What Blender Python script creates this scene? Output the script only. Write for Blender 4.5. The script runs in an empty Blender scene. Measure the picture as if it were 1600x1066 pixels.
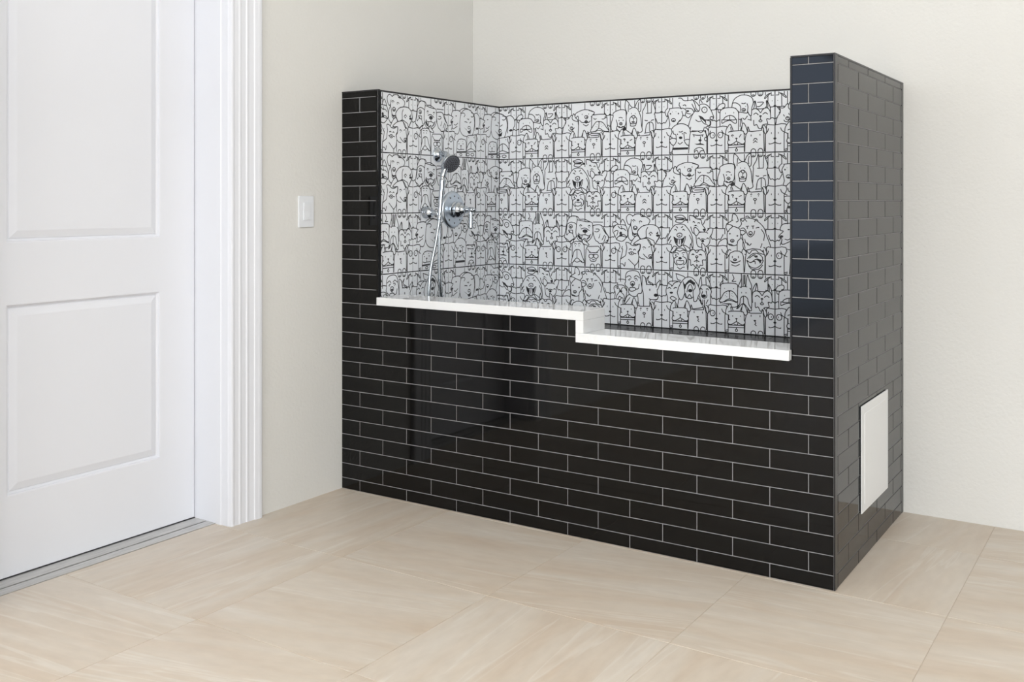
import bpy, bmesh, math, random
from mathutils import Vector, Matrix

# ------------------------------------------------------------------ scene, camera, light
SC = bpy.context.scene
COL = SC.collection
U = 0.062                      # one course of the black wall tiles, in metres; the layout below is in courses
random.seed(7)

cam_d = bpy.data.cameras.new('camera')
cam = bpy.data.objects.new('camera', cam_d)
COL.objects.link(cam)
cam.location = (47.576 * U, -51.350 * U, 19.711 * U)
cam.rotation_euler = (math.pi / 2, 0, 0.5794)
cam_d.sensor_width = 36
cam_d.lens = 1568.5 / 1600 * 36
cam_d.shift_y = -(533 - 314.4) / 1600
cam_d.clip_start = 0.02
SC.camera = cam

world = bpy.data.worlds.new('sky')
SC.world = world
world.use_nodes = True
wb = world.node_tree.nodes['Background']
wb.inputs[0].default_value = (0.64, 0.77, 1.0, 1)
wb.inputs[1].default_value = 4.2

def area(name, loc, rot, sx, sy, power, col=(1, 1, 1)):
    d = bpy.data.lights.new(name, 'AREA')
    d.shape = 'RECTANGLE'
    d.size, d.size_y = sx * U, sy * U
    d.energy = power
    d.color = col
    o = bpy.data.objects.new(name, d)
    COL.objects.link(o)
    o.location = Vector(loc) * U
    o.rotation_euler = rot
    return o

def aim(p, q):
    return (Vector(q) - Vector(p)).to_track_quat('-Z', 'Y').to_euler()
for p, w in (((52, -40, 48.2), 34), ((95, -80, 48.2), 34)):
    area('ceiling_fill', p, (0, 0, 0), 24, 24, w, (0.96, 0.98, 1.0))  # unseen fill added under the ceiling to balance the room light
# added fill behind the camera: two soft towards the corner, one off the ceiling
for p, q, w in (((100, -95, 42), (4, 4, 20), 175), ((40, -112, 42), (14, 15, 20), 135)):
    area('fill_light', p, aim(p, q), 44, 32, w, (0.935, 0.975, 1.0))
area('fill_light', (46, -56, 26), (math.pi, 0, 0), 20, 20, 160, (0.935, 0.975, 1.0))

vs = SC.view_settings
vs.view_transform = 'Standard'
vs.look = 'None'
vs.exposure = -0.3
vs.gamma = 1
vs.use_curve_mapping = False

# ------------------------------------------------------------------ materials
def mat(name, col, rough=0.5, metal=0.0, spec=0.5):
    m = bpy.data.materials.new(name)
    m.use_nodes = True
    b = m.node_tree.nodes['Principled BSDF']
    b.inputs['Base Color'].default_value = (*col, 1)
    b.inputs['Roughness'].default_value = rough
    b.inputs['Metallic'].default_value = metal
    b.inputs['Specular IOR Level'].default_value = spec
    return m

def nodes(m):
    nt = m.node_tree
    return nt, nt.nodes['Principled BSDF'], nt.nodes.new, nt.links.new

def add_bump(m, scale, strength, dist=0.002, detail=3.0, coord='Object', stretch=None):
    nt, b, new, link = nodes(m)
    tc = new('ShaderNodeTexCoord')
    nz = new('ShaderNodeTexNoise')
    nz.inputs['Scale'].default_value = scale
    nz.inputs['Detail'].default_value = detail
    src = tc.outputs[coord]
    if stretch:
        mp = new('ShaderNodeMapping')
        mp.inputs['Scale'].default_value = stretch
        link(src, mp.inputs[0])
        src = mp.outputs[0]
    link(src, nz.inputs['Vector'])
    bp = new('ShaderNodeBump')
    bp.inputs['Strength'].default_value = strength
    bp.inputs['Distance'].default_value = dist
    link(nz.outputs['Fac'], bp.inputs['Height'])
    link(bp.outputs[0], b.inputs['Normal'])

def vary(m, ca, cb, scale, detail=4, stretch=None, rnd=True, lo=0.3, hi=0.7):
    """colour noise between two tones, shifted per object"""
    nt, b, new, link = nodes(m)
    tc = new('ShaderNodeTexCoord')
    mp = new('ShaderNodeMapping')
    if stretch:
        mp.inputs['Scale'].default_value = stretch
    link(tc.outputs['Object'], mp.inputs[0])
    nz = new('ShaderNodeTexNoise')
    nz.noise_dimensions = '4D'
    nz.inputs['Scale'].default_value = scale
    nz.inputs['Detail'].default_value = detail
    link(mp.outputs[0], nz.inputs['Vector'])
    if rnd:
        oi = new('ShaderNodeObjectInfo')
        mu = new('ShaderNodeMath')
        mu.operation = 'MULTIPLY'
        mu.inputs[1].default_value = 60
        link(oi.outputs['Random'], mu.inputs[0])
        link(mu.outputs[0], nz.inputs['W'])
    cr = new('ShaderNodeValToRGB')
    cr.color_ramp.elements[0].position = lo
    cr.color_ramp.elements[1].position = hi
    cr.color_ramp.elements[0].color = (*ca, 1)
    cr.color_ramp.elements[1].color = (*cb, 1)
    link(nz.outputs['Fac'], cr.inputs[0])
    link(cr.outputs[0], b.inputs['Base Color'])

M = {}
M['paint'] = mat('cream_stucco_paint', (0.766, 0.755, 0.728), 0.75, 0, 0.3)
add_bump(M['paint'], 75, 0.55, 0.0026, 4)
M['ceiling'] = mat('ceiling_paint', (0.8, 0.79, 0.76), 0.8, 0, 0.2)
M['door'] = mat('white_satin_enamel', (0.80, 0.81, 0.86), 0.32, 0, 0.4)
M['aluminium'] = mat('worn_aluminium', (0.60, 0.59, 0.57), 0.38, 0.65)
vary(M['aluminium'], (0.48, 0.47, 0.46), (0.70, 0.69, 0.67), 9, 5, (14, 1.2, 1), False)
M['rubber'] = mat('dark_seal', (0.03, 0.03, 0.035), 0.6)
M['black_tile'] = mat('black_glazed_tile', (0.0030, 0.0028, 0.0027), 0.045, 0, 0.285)
add_bump(M['black_tile'], 9, 0.05, 0.003, 1.5)
M['tub_tile'] = mat('black_tub_tile', (0.022, 0.021, 0.021), 0.22, 0, 0.05)
M['grout'] = mat('grey_grout', (0.32, 0.315, 0.32), 0.85, 0, 0.2)
M['dark_grout'] = mat('black_grout', (0.018, 0.018, 0.02), 0.8, 0, 0.2)
M['trim'] = mat('black_metal_edging', (0.035, 0.034, 0.036), 0.3, 0.6)
M['black_edge'] = mat('black_edge_band', (0.007, 0.007, 0.008), 0.35, 0, 0.2)
M['picture_tile'] = mat('pale_printed_tile', (0.86, 0.88, 0.92), 0.12, 0, 0.5)
M['ink'] = mat('black_print', (0.022, 0.022, 0.026), 0.3, 0, 0.4)
M['quartz'] = mat('white_quartz', (0.82, 0.825, 0.835), 0.035, 0, 0.75)
M['plastic'] = mat('white_plastic', (0.84, 0.86, 0.90), 0.35)
M['panel'] = mat('white_access_panel', (0.80, 0.81, 0.82), 0.4, 0, 0.4)
M['chrome'] = mat('chrome', (0.56, 0.60, 0.65), 0.10, 1.0)
M['hose'] = mat('chrome_hose', (0.50, 0.54, 0.58), 0.26, 1.0)
M['plate'] = mat('satin_chrome', (0.60, 0.66, 0.73), 0.30, 1.0)
M['spray'] = mat('charcoal_spray_face', (0.10, 0.105, 0.125), 0.35)
M['nozzle'] = mat('black_nozzle', (0.012, 0.012, 0.014), 0.4)
M['concrete'] = mat('driveway_concrete', (0.5, 0.5, 0.49), 0.8)
M['floor_grout'] = mat('sand_grout', (0.55, 0.47, 0.385), 0.8)

def stone():
    m = mat('sand_veined_floor_tile', (0.6, 0.53, 0.44), 0.42, 0, 0.4)
    nt, b, new, link = nodes(m)
    tc = new('ShaderNodeTexCoord')
    oi = new('ShaderNodeObjectInfo')
    # grain turned a quarter per tile, slightly slanted, shifted along
    rot = new('ShaderNodeVectorRotate')
    rot.rotation_type = 'Z_AXIS'
    gt = new('ShaderNodeMath'); gt.operation = 'GREATER_THAN'; gt.inputs[1].default_value = 0.5
    link(oi.outputs['Random'], gt.inputs[0])
    mul = new('ShaderNodeMath'); mul.operation = 'MULTIPLY'; mul.inputs[1].default_value = math.pi / 2
    link(gt.outputs[0], mul.inputs[0])
    fr = new('ShaderNodeMath'); fr.operation = 'MULTIPLY_ADD'; fr.inputs[1].default_value = 0.5; fr.inputs[2].default_value = -0.3
    link(oi.outputs['Random'], fr.inputs[0])
    ad = new('ShaderNodeMath'); ad.operation = 'ADD'
    link(mul.outputs[0], ad.inputs[0]); link(fr.outputs[0], ad.inputs[1])
    link(tc.outputs['Object'], rot.inputs['Vector'])
    link(ad.outputs[0], rot.inputs['Angle'])
    w = new('ShaderNodeMath'); w.operation = 'MULTIPLY'; w.inputs[1].default_value = 91
    link(oi.outputs['Random'], w.inputs[0])
    def layer(scale, stretch, detail, dist):
        mp = new('ShaderNodeMapping'); mp.inputs['Scale'].default_value = stretch
        link(rot.outputs[0], mp.inputs[0])
        nz = new('ShaderNodeTexNoise'); nz.noise_dimensions = '4D'
        nz.inputs['Scale'].default_value = scale
        nz.inputs['Detail'].default_value = detail
        nz.inputs['Distortion'].default_value = dist
        link(mp.outputs[0], nz.inputs['Vector']); link(w.outputs[0], nz.inputs['W'])
        return nz.outputs['Fac']
    def ramp(f, stops):
        cr = new('ShaderNodeValToRGB')
        e = cr.color_ramp.elements
        e[0].position, e[0].color = stops[0][0], (*stops[0][1], 1)
        e[1].position, e[1].color = stops[-1][0], (*stops[-1][1], 1)
        for p, c in stops[1:-1]:
            k = e.new(p); k.color = (*c, 1)
        link(f, cr.inputs[0])
        return cr.outputs[0]
    base = ramp(layer(2.0, (0.8, 5.0, 1), 3, 0.6), [(0.30, (0.575, 0.475, 0.38)), (0.5, (0.61, 0.53, 0.445)), (0.72, (0.64, 0.578, 0.508))])
    vein = ramp(layer(2.6, (0.35, 6.0, 1), 2.5, 0.9), [(0.575, (0, 0, 0)), (0.60, (1, 1, 1)), (0.63, (0.2, 0.2, 0.2)), (0.68, (0, 0, 0))])
    fine = ramp(layer(38, (0.35, 1, 1), 5, 0), [(0.3, (0.955, 0.95, 0.945)), (0.7, (1.04, 1.04, 1.04))])
    mx = new('ShaderNodeMixRGB'); mx.blend_type = 'MIX'; mx.inputs[2].default_value = (0.69, 0.64, 0.575, 1)
    sc = new('ShaderNodeMath'); sc.operation = 'MULTIPLY'; sc.inputs[1].default_value = 0.55
    link(vein, sc.inputs[0]); link(sc.outputs[0], mx.inputs[0]); link(base, mx.inputs[1])
    m2 = new('ShaderNodeMixRGB'); m2.blend_type = 'MULTIPLY'; m2.inputs[0].default_value = 1
    link(mx.outputs[0], m2.inputs[1]); link(fine, m2.inputs[2])
    link(m2.outputs[0], b.inputs['Base Color'])
    return m
M['stone'] = stone()

# ------------------------------------------------------------------ mesh helpers (all lengths in courses)
def finish(name, bm, m, parent=None, loc=(0, 0, 0), smooth=False, mats=None):
    me = bpy.data.meshes.new(name)
    bmesh.ops.recalc_face_normals(bm, faces=bm.faces)
    bm.to_mesh(me)
    bm.free()
    for mm in (mats or [m]):
        me.materials.append(mm)
    if smooth:
        for p in me.polygons:
            p.use_smooth = True
    o = bpy.data.objects.new(name, me)
    COL.objects.link(o)
    o.location = Vector(loc) * U
    if parent is not None:
        o.parent = parent
        o.location = Vector(loc) * U - parent.location
    return o

def box(bm, x0, x1, y0, y1, z0, z1, bev=0.0, mi=0):
    r = bmesh.ops.create_cube(bm, size=1)
    vs_ = r['verts']
    for v in vs_:
        v.co = Vector(((x0 + x1) / 2 + v.co.x * (x1 - x0), (y0 + y1) / 2 + v.co.y * (y1 - y0), (z0 + z1) / 2 + v.co.z * (z1 - z0))) * U
    fs = {f for v in vs_ for f in v.link_faces}
    for f in fs:
        f.material_index = mi
    if bev:
        es = list({e for v in vs_ for e in v.link_edges})
        bmesh.ops.bevel(bm, geom=es, offset=bev * U, segments=2, affect='EDGES', profile=0.6)

def boxes(name, lst, m, parent=None, bev=0.0):
    bm = bmesh.new()
    for b in lst:
        box(bm, *b, bev=bev)
    return finish(name, bm, m, parent)

def prism(bm, pts, z0, z1, axis='z'):
    """extrude a 2D outline; axis z: (x,y)->z, axis y: (x,z)->y"""
    def V(p, t):
        return Vector((p[0], p[1], t)) * U if axis == 'z' else Vector((p[0], t, p[1])) * U
    a = [bm.verts.new(V(p, z0)) for p in pts]
    b = [bm.verts.new(V(p, z1)) for p in pts]
    n = len(pts)
    bm.faces.new(a); bm.faces.new(b[::-1])
    for i in range(n):
        bm.faces.new((a[i], a[(i + 1) % n], b[(i + 1) % n], b[i]))

def lathe(bm, prof, origin, axis, n=32):
    """prof: (distance along axis, radius) pairs"""
    ax = Vector(axis).normalized()
    q = ax.to_track_quat('Z', 'Y')
    rings = []
    for d, r in prof:
        ring = []
        for i in range(n):
            a = 2 * math.pi * i / n
            p = Vector(origin) + q @ Vector((r * math.cos(a), r * math.sin(a), d))
            ring.append(bm.verts.new(p * U))
        rings.append(ring)
    for k in range(len(rings) - 1):
        for i in range(n):
            bm.faces.new((rings[k][i], rings[k][(i + 1) % n], rings[k + 1][(i + 1) % n], rings[k + 1][i]))
    bm.faces.new(rings[0][::-1]); bm.faces.new(rings[-1])

def catmull(P, step=6, closed=False):
    P = [Vector(p) for p in P]
    n = len(P)
    out = []
    rng = n if closed else n - 1
    for i in range(rng):
        p1, p2 = P[i % n], P[(i + 1) % n]
        p0 = P[(i - 1) % n] if (closed or i > 0) else p1 * 2 - p2
        p3 = P[(i + 2) % n] if (closed or i + 2 < n) else p2 * 2 - p1
        for s in range(step):
            t = s / step
            out.append(0.5 * ((2 * p1) + (p2 - p0) * t + (2 * p0 - 5 * p1 + 4 * p2 - p3) * t * t + (3 * p1 - p0 - 3 * p2 + p3) * t ** 3))
    if not closed:
        out.append(P[-1])
    return out

def tube(bm, pts, rad, n=12, step=6, ribs=0.0):
    C = catmull(pts, step)
    m = len(C)
    rings = []
    up = Vector((0.3, 0.2, 1))
    for i, c in enumerate(C):
        t = (C[min(i + 1, m - 1)] - C[max(i - 1, 0)]).normalized()
        u = (up - t * up.dot(t)).normalized()
        up = u
        v = t.cross(u)
        r = rad(i / (m - 1)) if callable(rad) else rad
        r *= 1 + ribs * (i % 2)
        rings.append([bm.verts.new((c + (u * math.cos(2 * math.pi * k / n) + v * math.sin(2 * math.pi * k / n)) * r) * U) for k in range(n)])
    for i in range(m - 1):
        for k in range(n):
            bm.faces.new((rings[i][k], rings[i][(k + 1) % n], rings[i + 1][(k + 1) % n], rings[i + 1][k]))
    bm.faces.new(rings[0][::-1]); bm.faces.new(rings[-1])

def autosmooth(o, ang=40):
    for p in o.data.polygons:
        p.use_smooth = True
    bm = bmesh.new()
    bm.from_mesh(o.data)
    for e in bm.edges:
        if len(e.link_faces) == 2 and e.calc_face_angle(0) > math.radians(ang):
            e.smooth = False
    bm.to_mesh(o.data)
    bm.free()
    return o

def thing(name, label, cat, loc, group=None):
    o = bpy.data.objects.new(name, None)
    COL.objects.link(o)
    o.empty_display_size = 0.05
    o.location = Vector(loc) * U
    o['label'] = label
    o['category'] = cat
    if group:
        o['group'] = group
    return o

def unpar(o, parent):
    """parent an object built in world space"""
    o.parent = parent
    o.location = o.location - parent.location
    return o

def struct(o, label=None):
    o['kind'] = 'structure'
    if label:
        o['label'] = label
    return o

# ------------------------------------------------------------------ the room
W, D, ZT, Z0, L = 33.475, 15.55, 27.22, 0.7425, 4.0673     # station width, depth, height, cut first course, tile pitch
CL, CF, BX, YB = 3.08, 3.32, 31.19, 14.79
RX, RY, RZ = 118, -146, 49.0

fl = bmesh.new()
box(fl, -1.2, RX + 4, RY - 4, D + 4, -2.0, -0.03)
floor = struct(finish('floor', fl, M['floor_grout']), 'sand coloured stone tile floor in large squares')
P = 9.84
meshes = {}
def floor_tile(x0, x1, y0, y1):
    g = 0.015
    key = (round(x1 - x0, 3), round(y1 - y0, 3))
    cx_, cy_ = (x0 + x1) / 2, (y0 + y1) / 2
    if key not in meshes:
        bm = bmesh.new()
        hx, hy = key[0] / 2 - g, key[1] / 2 - g
        box(bm, -hx, hx, -hy, hy, -0.2, 0.0)
        bmesh.ops.bevel(bm, geom=[e for e in bm.edges if all(v.co.z > -0.001 for v in e.verts)], offset=0.012 * U, segments=1, affect='EDGES')
        o = finish('floor_tile', bm, M['stone'])
        meshes[key] = o.data
    else:
        o = bpy.data.objects.new('floor_tile', meshes[key])
        COL.objects.link(o)
    o.parent = floor
    o.location = Vector((cx_, cy_, random.uniform(-0.006, 0.0))) * U
xs = [-1.2] + [9.25 + P * k for k in range(0, 12)]
ys = [D] + [9.62 - P * k for k in range(0, 17)]
for a, b in zip(xs[:-1], xs[1:]):
    for c, d in zip(ys[:-1], ys[1:]):
        if a > RX or c < RY:
            continue
        floor_tile(a, b, d, c)

DY0, DY1, DH = -9.9, -24.85, 39.0        # door opening
GY0, GY1, GH = -94, -142, 46             # open vehicle doorway on the same wall
TW = 4.4
struct(boxes('wall_left', [(-TW, 0, DY0 + 0.08, D + 4, -0.1, RZ), (-TW, 0, DY1 - 0.08, DY0 + 0.08, DH + 0.2, RZ), (-TW, 0, -61, DY1 - 0.08, -0.1, RZ), (-TW, 0, GY0, -67, -0.1, RZ), (-TW, 0, -67, -61, -0.1, 0.8), (-TW, 0, -67, -61, 34, RZ),
                           (-TW, 0, GY1, GY0, GH, RZ), (-TW, 0, RY, GY1, -0.1, RZ)], M['paint']), 'cream textured wall with the white door')
struct(boxes('wall_back', [(0, RX, D, D + 4, -0.1, RZ)], M['paint']), 'cream textured wall behind the tiled wash station')
struct(boxes('wall_right', [(RX, RX + 4, RY, D + 4, -0.1, RZ)], M['paint']))
struct(boxes('wall_front', [(-TW, RX + 4, RY - 4, RY, -0.1, RZ)], M['paint']))
struct(boxes('ceiling', [(-TW, RX + 4, RY - 4, D + 4, RZ, RZ + 3)], M['ceiling']))
struct(boxes('driveway', [(-420, -TW, -420, 200, -2.2, -0.6)], M['concrete']))

# door leaf: stiles, rails and two raised panels
DX = -3.12
door = bpy.data.objects.new('door_1', None)
COL.objects.link(door)
door.location = Vector((DX, DY0 - 0.05, 0)) * U
struct(door, 'white two panel door in the left wall')
ye, yw = DY0 - 0.06, DY1 + 0.06
PY0, PY1 = -12.46, -22.02
PZ = [(4.27, 14.30), (17.53, 36.2)]
def leaf(name, y0, y1, z0, z1):
    bm = bmesh.new()
    box(bm, DX - 0.7, DX, y0, y1, z0, z1)
    unpar(finish(name, bm, M['door']), door)
leaf('stile', PY0, ye, 0.09, 38.8)
leaf('stile', yw, PY1, 0.09, 38.8)
leaf('rail', PY1, PY0, 0.09, PZ[0][0])
leaf('rail', PY1, PY0, PZ[0][1], PZ[1][0])
leaf('rail', PY1, PY0, PZ[1][1], 38.8)
for z0, z1 in PZ:
    bm = bmesh.new()
    steps = [(0, 0.0), (0.06, -0.02), (0.09, -0.16), (0.20, -0.20), (0.24, -0.15), (0.58, -0.045), (0.64, -0.03)]
    rings = []
    for ins, dep in steps:
        a, b, c, d = PY1 + ins, PY0 - ins, z0 + ins, z1 - ins
        rings.append([bm.verts.new(Vector((DX + dep, y, z)) * U) for y, z in ((a, c), (b, c), (b, d), (a, d))])
    for r0, r1 in zip(rings[:-1], rings[1:]):
        for i in range(4):
            bm.faces.new((r0[i], r0[(i + 1) % 4], r1[(i + 1) % 4], r1[i]))
    bm.faces.new(rings[-1])
    back = [bm.verts.new(Vector((DX - 0.6, y, z)) * U) for y, z in ((PY1, z0), (PY0, z0), (PY0, z1), (PY1, z1))]
    bm.faces.new(back)
    for i in range(4):
        bm.faces.new((rings[0][i], rings[0][(i + 1) % 4], back[(i + 1) % 4], back[i]))
    unpar(finish('raised_panel', bm, M['door']), door)
boxes_o = boxes('door_sweep', [(DX - 0.6, DX - 0.02, yw, ye, 0.03, 0.09)], M['rubber'])
unpar(boxes_o, door)

# door surround: jamb and moulded casing on both sides and over the top
trim = bpy.data.objects.new('trim_1', None)
COL.objects.link(trim)
trim.location = Vector((0, DY0, 0)) * U
struct(trim, 'white moulded casing and jamb around the door')
def casing_outline(s, y0):
    pr = [(-4.3, 0.12), (-4.3, 0), (DX - 0.72, 0), (DX - 0.72, -0.14), (DX - 0.12, -0.14), (DX - 0.12, 0.0), (-1.18, 0.0), (-1.16, -0.05), (-0.72, -0.05), (-0.66, -0.01), (-0.12, -0.01), (-0.04, 0.02),
          (0.14, 0.05), (0.18, 0.12), (0.175, 0.24), (0.145, 0.30), (0.165, 0.60), (0.20, 0.66), (0.205, 0.78), (0.17, 0.84), (0.19, 1.14),
          (0.235, 1.20), (0.24, 1.32), (0.205, 1.38), (0.25, 1.74), (0.30, 1.80), (0.33, 2.02), (0.35, 2.10), (0.35, 2.28), (0.31, 2.36), (0.0, 2.36), (0.0, 0.12)]
    return [(x, y0 + s * y) for x, y in pr]
for s, y0 in ((1, DY0), (-1, DY1)):
    bm = bmesh.new()
    prism(bm, casing_outline(s, y0), 0.0, DH + 2.3)
    o = finish('side_casing', bm, M['door'])
    unpar(o, trim)
bm = bmesh.new()
box(bm, -4.3, 0.0, DY1, DY0, DH, DH + 0.3)
box(bm, 0.0, 0.34, DY1, DY0, DH + 0.02, DH + 2.3)
unpar(finish('head_casing', bm, M['door']), trim)

sill = bpy.data.objects.new('trim_2', None)
COL.objects.link(sill)
sill.location = Vector((-2, DY0, 0)) * U
struct(sill, 'worn aluminium threshold below the white door')
unpar(boxes('threshold_plate', [(-3.9, -2.06, DY1, DY0, -0.4, 0.03)], M['aluminium']), sill)
unpar(boxes('threshold_lip', [(-1.96, -1.22, DY1, DY0, -0.4, 0.02)], M['aluminium']), sill)
unpar(boxes('threshold_groove', [(-2.06, -1.96, DY1, DY0, -0.4, -0.03)], M['rubber']), sill)
unpar(boxes('threshold_seal', [(-3.16, -3.08, DY1 + 0.02, DY0 - 0.02, 0.02, 0.07)], M['rubber']), sill)

# ------------------------------------------------------------------ the wash station
st = thing('dog_wash_station', 'black tiled raised dog washing station with white stepped sill in the corner', 'wash station', (W / 2, D / 2, 0))
G = 0.024          # half a grout joint
PR = 0.035         # how far a tile stands proud of the grout
SX0, SX1, SR0, SR1 = 3.42, 31.19, 18.63, 19.15     # sill ends and riser
ZU0, ZU1, ZL0, ZL1 = 12.77, 13.30, 11.48, 12.02
TF = 10.61         # tub floor
YS = 2.30          # back of the sill

YG = YS - 0.1
grout = [(0.0, SR1 - 0.1, PR, YG, 0, ZU0), (SR1 - 0.1, BX + 0.1, PR, YG, 0, ZL0), (BX + 0.1, W - PR, PR, D, 0, ZT - 0.02),
         (0.0, CL - 0.1, PR, YG, ZU0, ZT - 0.02), (0.0, CL - 0.1, YG, D, 0, ZT - 0.02), (CL - 0.1, BX + 0.1, YG, D, 0, TF - 0.04)]
unpar(boxes('grout_bed', grout, M['grout']), st)
unpar(boxes('grout_bed', [(CL - 0.12, CL - 0.04, 0.15, D, TF - 0.02, ZT - 0.03), (CL - 0.1, BX + 0.2, YB + 0.04, D, TF - 0.02, ZT - 0.03)], M['dark_grout']), st)['label'] = 'black grout'

# --- black brick tiles
CUTX, CUTZ = (CF - 0.08, SR0, SX1 + 0.07), (ZL0, ZU0)
def in_opening(x, z):
    if x < CUTX[0] or x > CUTX[2]:
        return False
    return z > (CUTZ[1] if x < CUTX[1] else CUTZ[0])
bcache = {}
def tilt(o):
    o.rotation_euler = [math.radians(random.gauss(0, 0.05)) for _ in range(3)]
def brick(cx_, cy_, cz_, hw, hh, face):
    """face 'front': in the x/z plane at y=0; 'side': in the y/z plane at x=W"""
    key = (round(hw, 3), round(hh, 3), face)
    if key not in bcache:
        bm = bmesh.new()
        t = PR + 0.12
        if face == 'front':
            box(bm, -hw, hw, 0, t, -hh, hh)
            sel = [e for e in bm.edges if all(abs(v.co.y) < 1e-6 for v in e.verts)]
        else:
            box(bm, -t, 0, -hw, hw, -hh, hh)
            sel = [e for e in bm.edges if all(abs(v.co.x) < 1e-6 for v in e.verts)]
        bmesh.ops.bevel(bm, geom=sel, offset=0.016 * U, segments=1, affect='EDGES')
        o = finish('brick_tile', bm, M['black_tile'])
        bcache[key] = o.data
    else:
        o = bpy.data.objects.new('brick_tile', bcache[key])
        COL.objects.link(o)
    o.location = Vector((cx_, cy_, cz_)) * U
    tilt(o)
    unpar(o, st)

rows = [(0.015, Z0)] + [(Z0 + k, Z0 + k + 1) for k in range(26)] + [(Z0 + 26, ZT - 0.10)]
XE = 33.38
for r, (za, zb) in enumerate(rows):
    j = 1.62 if r % 2 == 0 else 1.62 - L / 2
    js = [0.0]
    x = j - L
    while x < XE:
        if x > 0.05:
            js.append(x)
        x += L
    js.append(XE)
    for a, b in zip(js[:-1], js[1:]):
        x0 = a + (G if a > 0 else 0.01)
        x1 = b - (G if b < XE else 0)
        z0 = za + (G if r else 0)
        z1 = zb - (G if r < 27 else 0)
        gx = [x0] + [c for c in CUTX if x0 < c < x1] + [x1]
        gz = [z0] + [c for c in CUTZ if z0 < c < z1] + [z1]
        cells = [(p, q, s, t) for p, q in zip(gx[:-1], gx[1:]) for s, t in zip(gz[:-1], gz[1:]) if not in_opening((p + q) / 2, (s + t) / 2) and q - p > 0.03 and t - s > 0.03]
        if not cells:
            continue
        if len(cells) == 1:
            p, q, s, t = cells[0]
            brick((p + q) / 2, 0, (s + t) / 2, (q - p) / 2, (t - s) / 2, 'front')
        elif len(cells) == (len(gx) - 1) * (len(gz) - 1):
            brick((x0 + x1) / 2, 0, (z0 + z1) / 2, (x1 - x0) / 2, (z1 - z0) / 2, 'front')
        else:
            bm = bmesh.new()
            for p, q, s, t in cells:
                box(bm, p, q, 0, PR + 0.12, s, t)
            unpar(finish('brick_tile', bm, M['black_tile']), st)
    # right side
    off = 2.5456 if r % 2 else 4.579
    js = [0.42]
    y = off - L
    while y < 15.08:
        if y > 0.5:
            js.append(y)
        y += L
    js.append(15.10)
    for a, b in zip(js[:-1], js[1:]):
        y0 = a + (G if a > 0.42 else 0)
        y1 = b - (G if b < 15.1 else 0)
        if y1 - y0 < 0.06:
            continue
        z0 = za + (G if r else 0)
        z1 = zb - (G if r < 27 else 0)
        brick(W, (y0 + y1) / 2, (z0 + z1) / 2, (y1 - y0) / 2, (z1 - z0) / 2, 'side')

# --- tub floor tiles, seen only as a thin band: one joined part
bm = bmesh.new()
y = YS + 0.1
k = 0
while y < YB - 0.1:
    x = CL - (L / 2 if k % 2 else 0)
    while x < BX:
        a, b = max(x + G, CL + 0.02), min(x + L - G, BX - 0.02)
        if b - a > 0.1:
            box(bm, a, b, y + G, min(y + 1 - G, YB - 0.02), TF - 0.12, TF)
        x += L
    y += 1
    k += 1
o = unpar(finish('tub_floor_tiles', bm, M['tub_tile']), st)
o['kind'] = 'stuff'

# --- edging strips
def strip(x0, x1, y0, y1, z0, z1, m='trim'):
    bm = bmesh.new()
    box(bm, x0, x1, y0, y1, z0, z1, bev=0.012)
    unpar(finish('edge_trim', bm, M[m]), st)
strip(0.0, CF, -0.01, 0.16, ZT - 0.10, ZT)
strip(CL - 0.16, CL + 0.03, 0.16, D, ZT - 0.11, ZT)
strip(CL + 0.03, BX - 0.02, YB - 0.03, YB + 0.16, ZT - 0.11, ZT)
strip(BX, W, -0.01, 0.16, ZT - 0.10, ZT)
strip(W - 0.16, W + 0.01, 0.16, D, ZT - 0.10, ZT)
strip(CF - 0.05, CF + 0.02, -0.015, 0.22, ZU1, ZT - 0.10, 'black_edge')
strip(BX - 0.02, BX + 0.07, -0.015, 0.22, ZL1, ZT - 0.10)
strip(XE + 0.02, W + 0.012, -0.014, 0.40, 0.01, ZT - 0.10)
strip(W - 0.1, W + 0.008, 15.12, D, 0.01, ZT - 0.10)
# plain caps on top of the stub walls
unpar(boxes('wall_cap', [(0.0, CL - 0.16, 0.16, D, ZT - 0.08, ZT - 0.02), (BX, W - 0.16, 0.16, D, ZT - 0.08, ZT - 0.02), (CL, BX, YB + 0.16, D, ZT - 0.08, ZT - 0.02)], M['trim']), st)
# inner lining of the right stub wall and of the curb, facing the tub
unpar(boxes('lining', [(BX - 0.01, BX + 0.12, 0.2, YB, TF, ZT - 0.1), (CL, SR1 - 0.1, YS - 0.12, YS - 0.06, TF, ZU0), (SR1 - 0.1, BX, YS - 0.12, YS - 0.06, TF, ZL0)], M['black_tile']), st)

# --- white stepped sill: upper slab, riser, lower slab
def slab(name, *b):
    bm = bmesh.new()
    box(bm, *b, bev=0.03)
    unpar(finish(name, bm, M['quartz']), st)
YF = -0.36
slab('upper_sill', SX0, SR1, YF, YS, ZU0, ZU1)
slab('riser_slab', SR0, SR1, YF, YS, ZL1, ZU0)
slab('lower_sill', SR0, SX1 + 0.04, YF, YS, ZL0, ZL1)

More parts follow.
